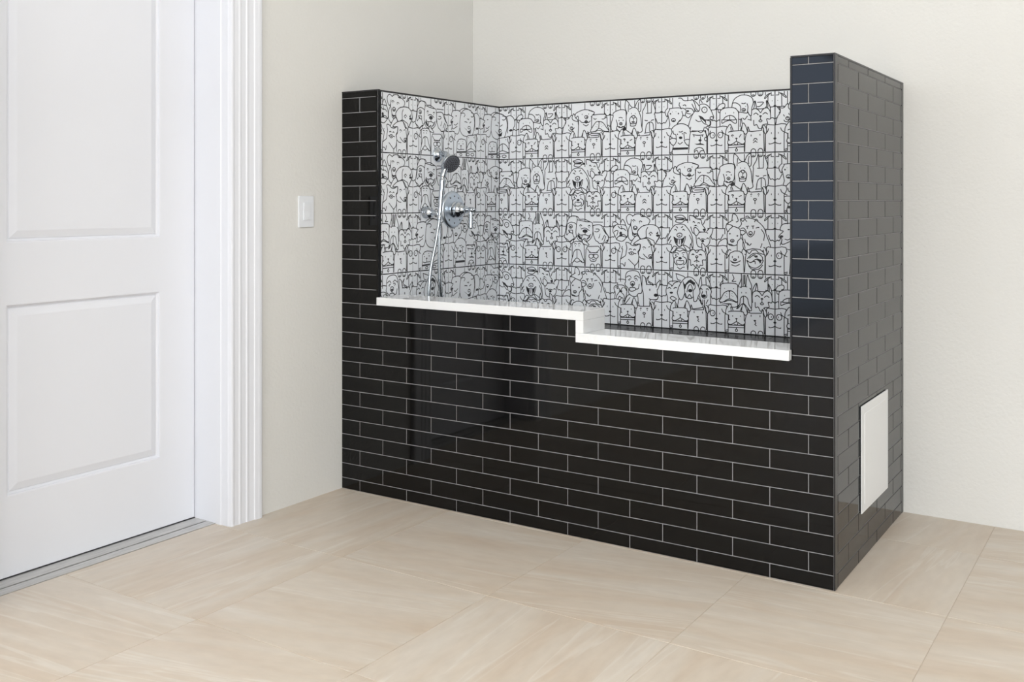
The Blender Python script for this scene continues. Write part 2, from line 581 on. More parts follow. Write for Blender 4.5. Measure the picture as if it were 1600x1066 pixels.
# ------------------------------------------------------------------ printed picture tiles
# line drawings in a 0..1 square; one text line per stroke:
#  m smooth outline that hides what lies behind, M the same with straight sides, l smooth line, L straight line,
#  e ellipse, E hiding ellipse, f solid ellipse, F solid patch
TW_, TH_ = 4.147, 4.129
EDGE_L = """L 64,0 64,72 0,72
L 112,70 115,255
m 78,38 180,120 176,90 118,52 78,38
f 46,162 5,11
f 0,247 24,15
l 0,255 60,262 144,260
L 150,255 150,350
l 0,462 42,436 74,440 118,360"""
EDGE_R = """L 938,0 938,72 1000,72
L 886,70 884,255
m 925,38 835,120 838,90 885,52 925,38
f 955,162 5,11
f 1000,247 24,15
l 1000,255 940,262 850,260
L 850,255 850,350
l 1000,462 960,436 925,440 890,360"""
TOPBITS = """L 208,0 208,230
L 487,0 487,170
L 155,0 155,60
L 842,0 842,60"""
PAWTOP = """l 598,0 600,45 620,68 655,68 680,45 682,0
L 630,40 630,62
L 650,40 650,62
l 718,0 720,45 740,68 775,68 798,45 802,0
L 750,40 750,62
L 770,40 770,62"""
PAWBOT = """m 598,1000 602,965 622,942 645,938 668,948 680,975 682,1000
m 718,1000 722,962 742,938 765,935 788,945 800,972 802,1000"""
BOX_L = """M -10,560 92,545 110,540 180,550 198,610 160,690 152,700 152,1000 -10,1000
l 94,608 112,648 150,676 200,700
f 58,688 6,17
f 0,778 26,17
L 0,780 0,838
l 0,838 40,858 88,866 98,855
L 160,960 205,948
L 160,985 205,972"""
BOX_R = """M 1010,560 920,552 895,545 862,560 858,640 840,680 835,1000 1010,1000
m 812,560 838,572 862,630 858,680 842,700 818,660 808,600
l 892,615 882,655 855,690
F 834,700 850,700 850,1000 834,1000
f 942,688 6,17
f 1000,778 26,17
L 1000,780 1000,838
l 1000,838 960,858 912,866 902,855"""
FRENCH = """m 160,690 170,610 205,550 238,515 262,545 285,600 292,635
l 252,565 258,620 252,650
m 415,630 442,560 468,505 498,535 525,600 538,660 508,690 482,672
l 446,560 440,610 452,650
M 215,650 225,640 300,632 410,628 470,640 484,690 484,1000 208,1000 210,700
m 216,770 196,820 210,850 255,856 312,828 350,806 395,828 445,852 482,842 500,805 480,770
L 216,700 216,770
f 350,755 20,12
L 350,762 350,806
l 318,846 340,862 366,852 376,822
l 205,790 215,778 235,780
L 206,868 486,860
L 206,905 486,897
e 350,948 18,20
L 350,902 350,928"""
EYE_A = """l 262,715 278,695 298,705
f 285,725 5,12
L 400,735 412,715 432,690"""
EYE_B = """f 285,715 9,10
f 418,710 9,10"""
EYE_C = """l 265,700 285,690 300,705
L 288,705 288,735
L 395,725 435,705"""
BEAR = """M 492,1000 500,760 520,680 540,640 610,650 770,640 790,600 815,680 822,1000
m 540,640 548,570 575,640
m 775,640 792,575 812,640"""
BFACE = ["""f 602,715 7,19
f 752,708 7,17
l 640,800 660,770 690,770 705,795
L 672,795 672,815
l 640,835 672,815 705,830""",
"""f 602,715 8,10
f 728,712 8,10
l 590,690 605,680 615,688
l 715,688 728,678 740,686
e 668,770 24,16
L 668,785 668,830
f 668,835 8,16""",
"""f 602,690 7,20
f 752,690 7,20
f 665,768 22,14
L 665,775 680,810 665,830 690,850"""]
HUSKY = """m 603,440 600,300 613,235 668,150 690,250 700,280 850,270 860,155 900,210 925,290 925,440
l 640,290 660,215 668,160
l 880,280 884,225 862,160
m 600,470 596,365 614,300 672,276 722,300 762,345 796,300 852,268 902,298 925,358 925,455 864,455 880,530 830,540 796,552 774,606 730,600 696,540 652,550 646,468
l 646,370 684,350 722,380
l 800,374 840,350 880,374
f 760,402 24,13
L 760,410 760,462
e 760,482 26,16"""

# upper pair groups traced tile by tile: (left, right, top-left y, top-right y, bottom-left y, bottom-right y) of the tile in the tracing frame
T = {}
T[1] = ((93, 982, 108, 52, 1012, 990), """m 105,325 130,280 180,250 222,255 225,300 190,320
l 120,345 125,380 145,385 175,345
m 150,600 150,400 165,350 230,318 330,310 390,325 430,370 438,440 435,660
f 235,398 5,14
f 365,388 5,14
l 205,490 235,455 300,430 360,445 400,490
L 300,430 300,500
l 180,495 240,500 300,497 350,500 405,490
l 180,495 180,545 200,545 230,525 300,505 345,530 380,550 405,540 405,490
L 470,490 460,600
m 335,300 345,240 375,180 430,140 480,120 530,118 580,125 630,150 655,190 660,250 640,310 630,430 600,420 575,370 560,395 480,380 440,375 390,320
l 350,240 400,240 450,270 470,310 465,360
l 485,245 515,250 545,240
f 545,292 5,10
e 515,345 28,22
f 518,348 14,11
l 565,250 580,300 575,370 600,420
l 440,380 440,480 470,490 480,480 490,550
l 500,470 530,490 550,470 570,440
l 580,490 620,500
l 725,230 800,225 810,240 760,290 720,295""", 'H0', 'FA', 'B0')
T[2] = ((90, 963, 125, 62, 1035, 1015), """m 365,130 410,130 460,170 560,165 600,200 620,340 560,410 520,440 470,400 400,280 375,240 385,200
l 440,245 470,235 485,255
f 515,335 20,16
l 480,290 530,290 580,300 610,345
l 490,360 520,375 560,380
m 215,300 300,288 400,290 435,350 430,420 400,480 345,545 470,600 230,620 225,540 205,440 190,380
m 185,295 150,340 155,390 185,430 195,370 225,310
m 395,295 440,290 485,320 480,380 460,410 440,400 420,340
f 235,380 12,14
f 365,375 12,14
f 265,350 6,5
f 325,345 6,5
e 285,480 32,25
f 285,492 22,11
l 350,540 370,500 395,475
m 520,590 545,500 575,420 625,340 680,330 700,240 760,220 820,240 870,300 905,380 920,440 880,470 870,560 800,590 790,650 580,650
m 570,150 620,170 680,230 705,280 690,335 650,335 610,280 580,220
l 590,150 625,210 645,290 680,330
l 700,210 710,150 745,200
e 778,313 42,46
f 780,308 5,10
E 890,445 26,24
l 690,410 740,430 780,470 830,475 870,465
F 700,415 760,450 800,480 805,545 780,500 730,460
l 700,415 730,480 770,530 805,545
l 820,480 860,490 865,540 840,570 815,550
l 640,475 680,500 720,495
m 210,800 215,720 240,650 280,590 340,550 420,535 500,560 545,610 560,680 575,770 570,820 530,880 520,1020 275,1020 280,880 215,820
l 275,650 290,700 320,710 330,780
l 375,665 405,668 430,655
f 350,705 9,12
f 428,695 9,12
f 400,760 28,22
l 490,690 455,680 460,780
l 360,840 390,860 430,830
m 215,790 265,770 325,780 325,830 285,880 240,850 215,790
m 455,800 510,785 570,800 560,850 520,880 480,850 455,800
F 275,918 520,910 520,945 275,955
M 525,1020 548,720 560,660 600,660 780,645 800,690 815,760 815,1020
m 560,590 552,660 590,660
m 775,590 765,650 800,645
l 595,710 680,720 760,712
L 610,720 615,745
L 745,715 745,740
l 680,655 720,680 755,655
f 708,800 25,18
L 715,740 715,790
L 712,815 712,850
F 620,855 670,855 712,845 760,860 780,875 712,872 660,872
e 800,780 22,28
l 620,1000 625,950 690,915 750,935 780,1000
l 625,980 660,960 685,1010
l 700,1010 720,970 770,960""", '', '', '')
T[3] = ((80, 850, 165, 120, 1030, 1010), """m 90,640 110,540 150,460 112,395 165,410 200,400 245,350 320,430 345,450 345,700 200,700
l 135,400 150,440 135,480
L 190,505 200,525
L 255,485 262,505
e 240,555 22,22
f 240,550 10,8
l 195,580 210,600 240,600 285,550
m 345,700 350,380 300,400 305,330 360,290 440,262 510,265 560,285 600,300 600,320 565,370 560,440 560,600 480,640
m 270,325 250,385 265,425 320,445 345,430 300,380 290,340 270,325
l 520,275 560,280 605,310 570,385 555,370
f 410,335 5,13
f 515,330 5,13
e 478,378 26,26
f 485,380 12,14
l 370,430 400,460 440,465 475,430 510,465 540,440
F 440,465 475,440 510,465 475,482
l 430,495 475,520 510,495
m 560,640 565,380 600,345 760,335 800,380 805,500 830,600 760,640
l 760,310 790,350 770,380 800,390
l 595,400 615,415 635,405
l 725,410 750,410 780,390
m 545,590 580,530 630,460 680,450 740,470 790,540 830,600 760,605 680,560 620,605 550,615 545,590
L 680,455 675,560
f 678,455 14,9
f 650,500 5,5
f 630,530 5,5
f 650,540 5,5
f 710,490 5,5
f 720,530 5,5
f 740,515 5,5
l 620,610 680,590 740,610
l 500,610 530,660 560,640 670,640 670,665 550,675""", '', 'FB', 'B1')
T[4] = ((85, 905, 180, 125, 1055, 1040), """m 345,640 350,560 345,440 360,370 400,300 440,285 490,285 530,310 555,360 580,440 590,560 600,660 500,690 420,690
m 360,370 330,290 335,200 345,175 380,200 410,250 440,285 400,310
l 385,290 388,240 380,350
m 490,270 520,200 560,160 580,190 580,320 555,350 530,310
l 545,310 540,260 550,200
f 430,380 5,12
f 490,380 5,12
m 400,490 410,450 460,410 510,450 515,500 500,560 480,575 420,575 415,540 400,490
e 465,430 24,22
L 465,452 460,490
f 460,513 28,13
l 410,520 430,540 495,535 515,500
m 100,570 110,510 135,430 135,380 190,340 260,320 325,325 345,370 340,540 300,590 240,600 200,580 185,640 150,655 110,640 100,570
l 185,480 200,530 205,570
l 230,445 260,440 285,450
f 230,490 7,12
f 298,485 7,12
e 260,540 22,20
f 260,542 12,10
l 230,580 260,600 290,580
F 280,620 330,580 350,620 330,650 300,650
l 195,620 230,660
l 300,580 350,640 420,690
m 600,600 610,390 620,370 680,375 770,370 800,400 805,640 640,690
m 610,380 610,340 650,260 680,170 690,370
m 745,370 755,180 790,260 810,340 790,390
l 645,485 665,492 685,490
l 745,490 765,480 785,478
m 650,680 670,560 720,515 770,540 785,680
L 718,520 718,660""", '', 'FC', 'B1')
T[5] = ((86, 890, 72, 72, 968, 995), """l 615,235 770,235
m 130,480 150,400 170,280 200,190 250,140 340,150 345,250 335,380 330,480 260,560 200,570 130,480
l 180,280 165,400 175,450 200,420
l 185,270 240,240 300,250 330,270
e 240,310 28,30
f 240,315 14,16
L 205,370 270,370 275,420 215,410 205,370
F 205,370 235,395 230,420 210,410
l 270,420 290,480 305,490
l 130,490 190,530 215,560 290,510
m 350,200 400,210 500,230 590,240 605,300 610,400 590,480 540,540 480,560 420,550 370,530 330,440 335,300 350,200
l 250,135 350,145 390,190 470,190 560,230
l 390,300 405,280 425,295
f 410,318 6,10
l 530,305 550,290 565,305
f 545,328 6,10
l 415,350 480,335 550,375
f 480,385 42,30
L 480,415 480,450
l 370,420 400,450 480,445 540,465 575,440
F 360,430 400,470 425,520 390,520 350,470
F 500,520 540,480 570,450 560,490 520,525
l 430,460 420,530 450,520 480,510 520,580
m 610,300 620,290 720,280 780,320 830,420 860,470 850,560 780,580 720,590 690,560 650,530 615,420 610,300
F 740,290 800,370 840,440 850,460 810,420 770,350
l 640,390 680,395 715,370 700,350 660,350
F 735,415 715,500 700,505 720,440
l 800,450 780,490 760,530
l 820,470 805,520 790,560
F 860,510 850,550 800,560 840,535
M 265,975 265,580 330,555 430,565 465,620 470,880 475,985
f 318,630 6,13
f 380,630 6,13
l 300,600 318,590 335,600
l 365,600 382,590 400,600
m 245,900 280,780 300,720 345,690 400,710 430,800 465,890 430,905 345,830 270,910 245,900
L 345,700 345,820
l 280,890 300,880 345,900 400,880 430,890
m 300,510 215,580 240,600 280,570 300,510
m 430,560 450,520 480,545 540,600 530,620 460,600 430,560
M 480,985 495,690 520,640 700,635 735,680 745,985
l 520,680 560,730 620,745 670,735 715,690
L 550,740 690,740
e 580,800 38,34
e 660,800 38,34
F 590,765 640,765 618,785
l 560,850 580,880 650,880 665,845
F 585,850 650,850 620,864""", '', '', 'P')
T[6] = ((110, 873, 70, 70, 945, 970), """m 165,520 165,300 195,230 370,225 395,290 395,400 385,560 165,560
l 200,180 160,240 165,275
f 220,298 5,9
f 340,298 5,9
m 150,480 180,430 220,360 285,330 340,350 385,420 385,490 285,450 200,500 155,500 150,480
f 285,338 14,11
L 285,347 285,450
f 245,370 5,5
f 230,400 5,5
f 250,420 5,5
f 320,370 5,5
f 330,410 5,5
f 310,400 5,5
l 215,500 285,470 380,500
F 160,522 290,515 330,525 260,535
l 325,90 345,150 320,190 370,190
m 395,560 395,290 430,265 500,262 560,290 575,350 575,560 530,600
m 400,260 440,150 440,80 445,260 420,270
l 465,75 465,255
m 500,260 520,90 545,160 575,240 570,290
l 490,75 490,255
f 445,350 5,13
f 502,350 5,13
m 380,590 420,520 430,440 470,400 520,430 540,520 575,590 550,610 470,510 400,580 380,590
L 470,410 470,510""", 'H1', 'FB', 'B2')
T[7] = ((90, 960, 78, 78, 990, 1025), """m 545,200 540,120 600,130 650,170 720,190 740,260 790,340 760,380 700,380 600,400 560,300
l 595,225 610,215 625,235
l 670,240 690,230 700,245
F 600,290 640,265 690,310 650,285
f 770,345 22,18
l 545,120 600,125 640,165 700,172 760,165
l 790,185 775,220 760,260
m 645,460 650,430 690,390 800,385 850,430 860,480 850,560 790,620 700,620 660,580 645,460
m 610,320 640,310 680,350 690,390 650,440 615,400 610,320
m 810,370 860,320 905,330 890,410 860,460
l 670,490 690,475 705,495
l 810,490 825,475 840,490
f 748,525 24,22
l 710,510 740,490 790,500
F 730,560 760,590 755,640 740,600
m 185,600 185,480 215,400 270,310 330,265 440,260 500,310 560,400 590,500 580,660 400,660 200,620
m 300,140 380,115 440,125 480,170 450,210 400,240 320,220 330,180 300,140
L 310,150 470,165
L 330,185 460,190
F 305,140 340,175 470,165 440,185 350,190
f 495,190 26,16
l 300,350 320,340 335,365
l 430,350 445,340 465,360
l 325,300 340,305 350,320
l 410,310 425,305 435,290
m 340,420 375,400 415,410 415,450 380,465 345,450 340,420
F 355,430 400,430 380,450
m 290,460 330,490 380,495 430,490 475,455 450,560 400,610 350,600 310,540 290,460
F 295,470 340,495 345,580 315,540
F 415,495 460,470 445,540 415,580
l 350,495 345,590 380,615 410,590 410,495
L 378,510 375,570
l 215,470 200,520 240,450
l 220,560 245,510
l 540,430 575,520 560,600
m 280,1000 290,820 275,760 290,700 350,640 440,650 500,720 510,800 500,860 515,1020
m 215,680 250,670 290,610 340,630 280,700 240,700 215,680
m 440,590 480,600 555,660 510,690 470,640 440,590
l 300,720 330,670 385,690 430,670 470,680
l 300,710 350,715 360,740
l 420,720 445,708 470,710
f 322,750 10,17
f 440,745 6,14
f 390,800 28,20
l 350,770 300,800 295,850 320,890 345,910
l 430,770 480,800 490,850 470,890 445,905
m 330,860 345,830 400,840 440,835 450,870 430,890 390,900 345,890 330,860
l 345,940 390,970 430,945 460,940
M 512,1025 525,830 530,760 560,680 740,665 790,720 802,820 805,1025
m 545,660 560,570 590,650
m 740,650 735,560 780,600 790,690
m 530,820 530,740 560,680 610,660 655,710 700,665 750,675 790,720 800,820 745,830 750,910 710,910 690,950 655,900 640,950 600,900 560,910 555,830 530,820
l 575,745 595,730 615,745
l 690,745 715,735 735,750
F 575,748 595,736 615,748
F 690,750 715,740 735,752
e 655,775 20,14
L 655,790 655,840
l 615,850 655,835 695,855
F 635,850 675,850 655,868""", '', '', 'P')
T[8] = ((93, 980, 75, 75, 975, 1020), """m 335,180 345,100 370,85 410,120 430,190 400,210
l 250,240 300,210 350,180
m 435,300 480,240 465,165 540,150 640,155 740,210 820,300 860,420 915,580 900,640 540,640 500,450 440,320
l 470,165 500,200 530,170 560,200
l 680,205 700,165 730,185
l 545,125 580,120 605,150
L 550,275 590,270
L 570,275 570,310
L 635,270 670,268
L 655,270 655,310
l 700,300 722,292 745,290
l 470,310 510,300 540,330 580,410 620,435 665,400 680,345
e 618,380 26,28
f 615,395 14,10
l 530,470 545,525 570,530 600,565 630,540
l 780,320 825,400 815,490
l 790,540 770,600
L 570,540 575,560
m 110,570 150,500 250,465 260,600
m 265,360 260,420 270,520 290,555 350,570 410,555 425,500 465,455 465,390 455,320 400,290 340,280 265,360
m 240,290 260,245 345,270 300,320 270,355 240,290
m 465,340 510,340 540,370 500,405 465,400
f 303,388 14,12
f 418,420 14,12
e 340,495 28,22
f 340,498 16,10
l 290,545 330,555 360,570
L 415,560 415,640
l 480,450 520,540 535,610
M 285,985 290,720 310,680 380,650 450,655 495,690 510,740 520,1000
m 320,640 290,630 260,690 250,760 270,740 310,680
m 480,680 500,630 530,635 570,710 530,700
f 341,742 6,20
f 432,742 6,20
e 382,785 24,14
f 384,788 12,7
l 315,800 350,830 400,830 465,800
F 325,805 385,822 455,806 420,832 350,832
l 330,860 390,880 450,855
M 525,1010 540,760 560,640 650,615 760,630 830,690 835,760 830,1015
l 560,650 600,690 640,640
l 640,640 700,640 740,680 830,710
l 570,770 640,700 720,690 790,740 800,800
l 600,760 660,715 690,705
F 660,720 720,720 730,750 690,755
l 560,790 620,830 700,780 770,830
F 700,760 790,790 760,850 740,800
l 560,790 600,880 690,915 770,870 810,800
l 590,880 640,930 740,930 800,870
l 610,830 680,810 690,850""", '', '', 'P')
T[9] = ((92, 945, 75, 75, 1005, 1030), """m 200,290 135,300 145,240 185,235 230,270
m 260,280 300,190 340,240 360,310
m 140,400 145,340 200,280 270,280 350,290 380,350 390,440 370,490 300,555 210,530 170,450 140,400
l 225,300 250,330 290,350 280,300
l 160,400 200,375 225,390 205,460
f 272,420 22,26
f 275,455 30,12
l 280,345 330,350 360,380
l 200,530 230,480 300,470 370,490
l 290,440 340,450 380,490
m 435,280 400,370 400,480 430,530 460,540 700,500 640,300
m 440,280 450,170 520,105 610,105 660,160 655,290 600,340 560,370 540,460 480,460 465,380 440,280
m 475,130 420,105 375,140 370,200 400,270 440,260 450,190
m 650,140 700,150 755,205 720,280 650,290
l 470,215 490,195 515,215
f 490,230 6,9
l 580,230 600,215 625,230
f 590,248 6,9
e 515,330 32,30
l 495,325 515,345 540,325
F 470,390 490,420 545,420 540,440 500,455 470,430
m 440,590 480,520 550,460 640,560
m 550,400 580,350 640,300 740,275 840,285 900,340 925,440 900,490 860,570 830,580 820,545 780,520 700,490 610,520 570,470 550,400
l 720,320 695,380 690,490 610,515 560,440
l 740,430 770,400 795,425
f 765,445 14,12
f 885,455 30,20
F 850,430 890,380 890,430
l 860,560 880,530 900,510
m 570,1020 570,760 530,620 490,600 530,560 600,520 700,505 760,560 785,640 800,740 790,830 805,1025
l 490,610 580,600 600,620 590,700 560,730
l 720,530 750,580 780,630
l 640,655 660,645 685,665
f 655,682 6,9
l 735,650 755,640
e 765,800 28,26
f 768,806 14,12
l 650,765 680,800 740,840 790,830
l 580,810 620,840 670,850
m 275,1015 265,930 275,850 350,795 365,720 375,660 360,580 410,580 460,620 530,625 590,600 590,680 560,730 575,800 560,900 510,960 510,1015
l 415,690 435,680 455,690
l 485,700 505,685 520,700
e 455,755 35,25
f 455,755 16,11
L 400,745 425,755
L 490,755 530,760
l 405,855 450,900 510,960
l 265,930 310,935 335,970 350,905
l 300,640 290,680 305,690 290,780 270,850""", '', '', 'P')
T[10] = ((92, 958, 80, 108, 985, 1045), """l 325,130 350,220 400,240
l 325,130 440,170 470,200
m 185,600 190,510 165,420 175,350 215,265 290,248 380,260 400,300 380,520 385,640 185,640
l 215,290 250,310 260,330 300,280 350,260
l 190,370 220,350 245,370
l 290,370 310,350 335,355
f 250,432 28,16
l 230,510 270,490 330,530 280,555 230,515
m 700,400 720,330 740,310 800,310 840,340 880,400 870,470 860,640 740,660 700,480
m 680,330 720,180 735,310
m 800,310 800,180 850,250 880,370 840,310
l 705,375 725,360 740,385
l 800,375 820,365 835,385
f 765,480 34,24
l 745,410 730,480 765,515 810,490 800,400
F 700,510 730,560 740,640 710,590
l 830,540 815,570 800,600
l 750,540 745,650 770,660 775,540
m 370,530 380,680 740,660 680,520
m 345,430 370,340 430,240 500,185 580,195 640,260 690,350 705,430 680,480 650,560 610,565 600,500 560,520 500,512 470,440 430,530 390,540 360,480 345,430
l 440,260 460,370 470,480 500,510 540,460 570,500 580,520
l 620,270 630,350 600,400 600,480 610,560
F 440,270 470,300 520,240 560,220 620,270 610,330 590,300 540,270 490,310 475,370 460,380
l 500,420 520,340 545,300
l 590,390 580,340 560,300
f 552,398 34,26""", '', 'FB', 'B2')
T[12] = ((88, 903, 95, 130, 975, 1040), """l 225,270 290,270 330,280
m 160,600 170,480 150,410 180,370 260,360 320,380 360,440 340,560 300,620 200,620
l 180,400 220,380 200,420
l 200,420 230,410 250,450 290,400
f 260,460 26,16
l 240,470 200,520 190,560
l 270,480 310,520 320,580
l 215,580 240,540 270,560
l 310,400 340,420 350,450
m 410,560 330,660 320,640 380,520 520,520 540,660
m 340,300 340,210 370,155 440,135 520,145 560,190 575,260 590,350 600,430 590,490 540,500 510,540 450,540 390,490 385,420 330,360 340,300
l 350,240 400,215 430,250
l 475,240 510,215 560,250
l 385,285 405,265 420,270
f 402,290 6,9
l 480,265 510,260 525,290
f 500,290 6,9
e 450,340 34,34
f 450,350 22,16
L 450,375 450,400
m 400,430 410,405 450,400 490,410 495,440 450,460 410,455 400,430
l 495,430 540,420 555,350
m 625,690 620,500 600,420 600,290 605,210 650,250 680,350 800,355 830,400 840,500 850,560 820,600 730,600 720,690
l 670,360 670,310 650,240
l 670,270 710,220 690,290 760,340 770,370 700,320
m 820,400 830,340 885,290 870,370 840,440
f 720,440 8,20
f 815,525 32,26
l 710,580 750,595 830,590 850,555""", '', 'FB', 'B1')
T[13] = ((107, 605, 55, 130, 910, 935), """m 150,500 165,420 140,390 145,360 175,310 150,290 165,220 210,205 270,215 290,260 285,400 250,560 175,540
f 160,380 16,18
f 220,290 10,10
l 190,420 215,430 245,400
l 160,440 170,490 235,450
m 510,520 510,340 500,270 540,255 580,310 590,400 570,480 560,580 520,580
f 545,485 20,18
m 285,520 275,440 285,300 310,230 370,190 440,210 480,260 500,330 505,420 490,510 460,600 360,600 310,570 285,520
l 265,220 320,180 380,180 450,220
l 300,250 340,250 355,280 340,305
l 450,240 500,270 470,310 450,300
l 350,380 370,382 390,392
l 425,400 440,392 450,380
l 390,335 410,350 415,335
F 335,460 380,500 410,560 440,560 450,490 420,520 390,520
e 420,470 18,20
M 225,915 235,690 260,650 300,640 360,655 375,700 370,920
f 255,680 5,6
f 320,680 5,6
f 262,715 6,10
f 325,715 6,10
f 292,745 10,12
l 240,790 265,805 295,800 340,800
L 292,757 292,800
F 230,830 370,826 370,850 230,855
e 292,880 18,16
M 380,920 385,620 400,590 510,580 530,640 535,925
f 410,620 5,8
f 490,620 5,8
m 370,830 400,740 450,680 500,720 530,830 450,790 370,830
L 450,690 450,790
l 380,842 450,835 530,832
e 400,880 24,20
e 470,880 24,20""", '', '', '')

def parse(txt):
    for ln in txt.strip().split('\n'):
        k, rest = ln.split(' ', 1)
        yield k, [tuple(float(c) for c in p.split(',')) for p in rest.split()]

def inside(poly, x, y):
    c = False
    n = len(poly)
    j = n - 1
    for i in range(n):
        xi, yi = poly[i]
        xj, yj = poly[j]
        if (yi > y) != (yj > y) and x < (xj - xi) * (y - yi) / (yj - yi) + xi:
            c = not c
        j = i
    return c

class Drawing:
    def __init__(s):
        s.seg = []      # line pieces ((x,y),(x,y))
        s.fill = []     # solid patches
    def hide(s, poly):
        xa, xb = min(p[0] for p in poly), max(p[0] for p in poly)
        ya, yb = min(p[1] for p in poly), max(p[1] for p in poly)
        def gone(x, y):
            return xa < x < xb and ya < y < yb and inside(poly, x, y)
        s.seg = [g for g in s.seg if not gone((g[0][0] + g[1][0]) / 2, (g[0][1] + g[1][1]) / 2)]
        s.fill = [f for f in s.fill if not gone(sum(p[0] for p in f) / len(f), sum(p[1] for p in f) / len(f))]
    def line(s, pts):
        for a, b in zip(pts[:-1], pts[1:]):
            d = math.hypot(b[0] - a[0], b[1] - a[1])
            n = max(1, int(d / 0.02))
            for i in range(n):
                s.seg.append(((a[0] + (b[0] - a[0]) * i / n, a[1] + (b[1] - a[1]) * i / n), (a[0] + (b[0] - a[0]) * (i + 1) / n, a[1] + (b[1] - a[1]) * (i + 1) / n)))
    def add(s, txt, fr=(0, 1000, 0, 0, 1000, 1000), shift=0.0):
        xl, xr, tl, tr, bl, br = fr
        def mp(p):
            u = (p[0] - xl) / (xr - xl)
            a, b = tl + (tr - tl) * u, bl + (br - bl) * u
            return (u + shift, (p[1] - a) / (b - a))
        for k, pts in parse(txt):
            if k in 'eEf':
                (cx_, cy_), (rx, ry) = pts
                n = 16 if max(rx, ry) > 15 else 8
                ring = [mp((cx_ + rx * math.cos(2 * math.pi * i / n), cy_ + ry * math.sin(2 * math.pi * i / n))) for i in range(n + (k != 'f'))]
                if k == 'f':
                    s.fill.append(ring)
                else:
                    if k == 'E':
                        s.hide(ring)
                    s.line(ring)
                continue
            q = [mp(p) for p in pts]
            if k in 'ml' and len(q) > 2:
                q = [tuple(v) for v in catmull([(p[0], p[1], 0) for p in q], 5)]
                q = [(p[0], p[1]) for p in q]
            if k == 'F':
                s.fill.append(q)
                continue
            if k in 'mM':
                s.hide(q)
            s.line(q)

def design(i):
    fr, up, hk, fk, bk = T[i]
    d = Drawing()
    d.add(TOPBITS); d.add(EDGE_L); d.add(EDGE_R)
    if hk:
        d.add(HUSKY, shift=0.025 if hk == 'H1' else 0)
    d.add(up, fr)
    d.add(BOX_L)
    if bk[:1] == 'B':
        d.add(BEAR); d.add(BFACE[int(bk[1])])
    d.add(BOX_R)
    if bk:
        d.add(PAWBOT)
    if fk:
        d.add(FRENCH); d.add({'FA': EYE_A, 'FB': EYE_B, 'FC': EYE_C}[fk])
    v = i % 4
    if v == 1:
        d.add('e 70,688 44,48')
    elif v == 2:
        d.add('e 932,688 44,48')
    d.add(PAWTOP)
    return d

LW = 0.0070       # half a line's width, as a share of the tile
def print_mesh(d, u0, u1):
    """flat ink mesh in tile coordinates: x = u, y = 0 (facing -y), z = up"""
    verts, faces = [], []
    for a, b in d.seg:
        if min(a[0], b[0]) < u0 + 0.006 or max(a[0], b[0]) > u1 - 0.006 or min(a[1], b[1]) < 0.008 or max(a[1], b[1]) > 0.992:
            continue
        dx, dy = b[0] - a[0], b[1] - a[1]
        l = math.hypot(dx, dy)
        if l < 1e-6:
            continue
        ex, ey = dx / l * LW * 0.7, dy / l * LW * 0.7
        nx, ny = -dy / l * LW, dx / l * LW
        n = len(verts)
        for px, py in ((a[0] - ex + nx, a[1] - ey + ny), (b[0] + ex + nx, b[1] + ey + ny), (b[0] + ex - nx, b[1] + ey - ny), (a[0] - ex - nx, a[1] - ey - ny)):
            verts.append((px * TW_ * U, 0, -py * TH_ * U))
        faces.append((n, n + 1, n + 2, n + 3))
    for f in d.fill:
        if min(p[0] for p in f) < u0 - 0.001 or max(p[0] for p in f) > u1 + 0.001:
            f = [(min(max(p[0], u0 + 0.004), u1 - 0.004), p[1]) for p in f]
            if max(p[0] for p in f) - min(p[0] for p in f) < 0.003:
                continue
        n = len(verts)
        verts += [(p[0] * TW_ * U, 0, -min(max(p[1], 0.004), 0.996) * TH_ * U) for p in f]
        area_ = sum(f[k][0] * f[(k + 1) % len(f)][1] - f[(k + 1) % len(f)][0] * f[k][1] for k in range(len(f)))
        idx = list(range(n, n + len(f)))
        faces.append(tuple(idx if area_ > 0 else idx[::-1]))
    me = bpy.data.meshes.new('dog_print')
    me.from_pydata(verts, [], faces)
    me.materials.append(M['ink'])
    me.update()
    return me

draws = {i: design(i) for i in T}
pcache, tcache = {}, {}
def picture_tile(i, u0, u1, origin, rotz):
    """origin: upper left corner of the whole tile; the tile is cut to u0..u1"""
    key = (i, round(u0, 3), round(u1, 3))
    if key not in pcache:
        pcache[key] = print_mesh(draws[i], u0, u1)
    tk = key[1:]
    g = 0.008
    if tk not in tcache:
        bm = bmesh.new()
        box(bm, (u0 + g) * TW_, (u1 - g) * TW_, 0, 0.10, -(1 - g) * TH_, -g * TH_)
        bmesh.ops.bevel(bm, geom=[e for e in bm.edges if all(abs(v.co.y) < 1e-6 for v in e.verts)], offset=0.012 * U, segments=1, affect='EDGES')
        t = finish('picture_tile', bm, M['picture_tile'])
        tcache[tk] = t.data
    else:
        t = bpy.data.objects.new('picture_tile', tcache[tk])
        COL.objects.link(t)
    t.location = Vector(origin) * U
    t.rotation_euler = (0, 0, rotz)
    unpar(t, st)
    p = bpy.data.objects.new('dog_print', pcache[key])
    COL.objects.link(p)
    p.parent = t
    p.location = (0, -0.004 * U, 0)

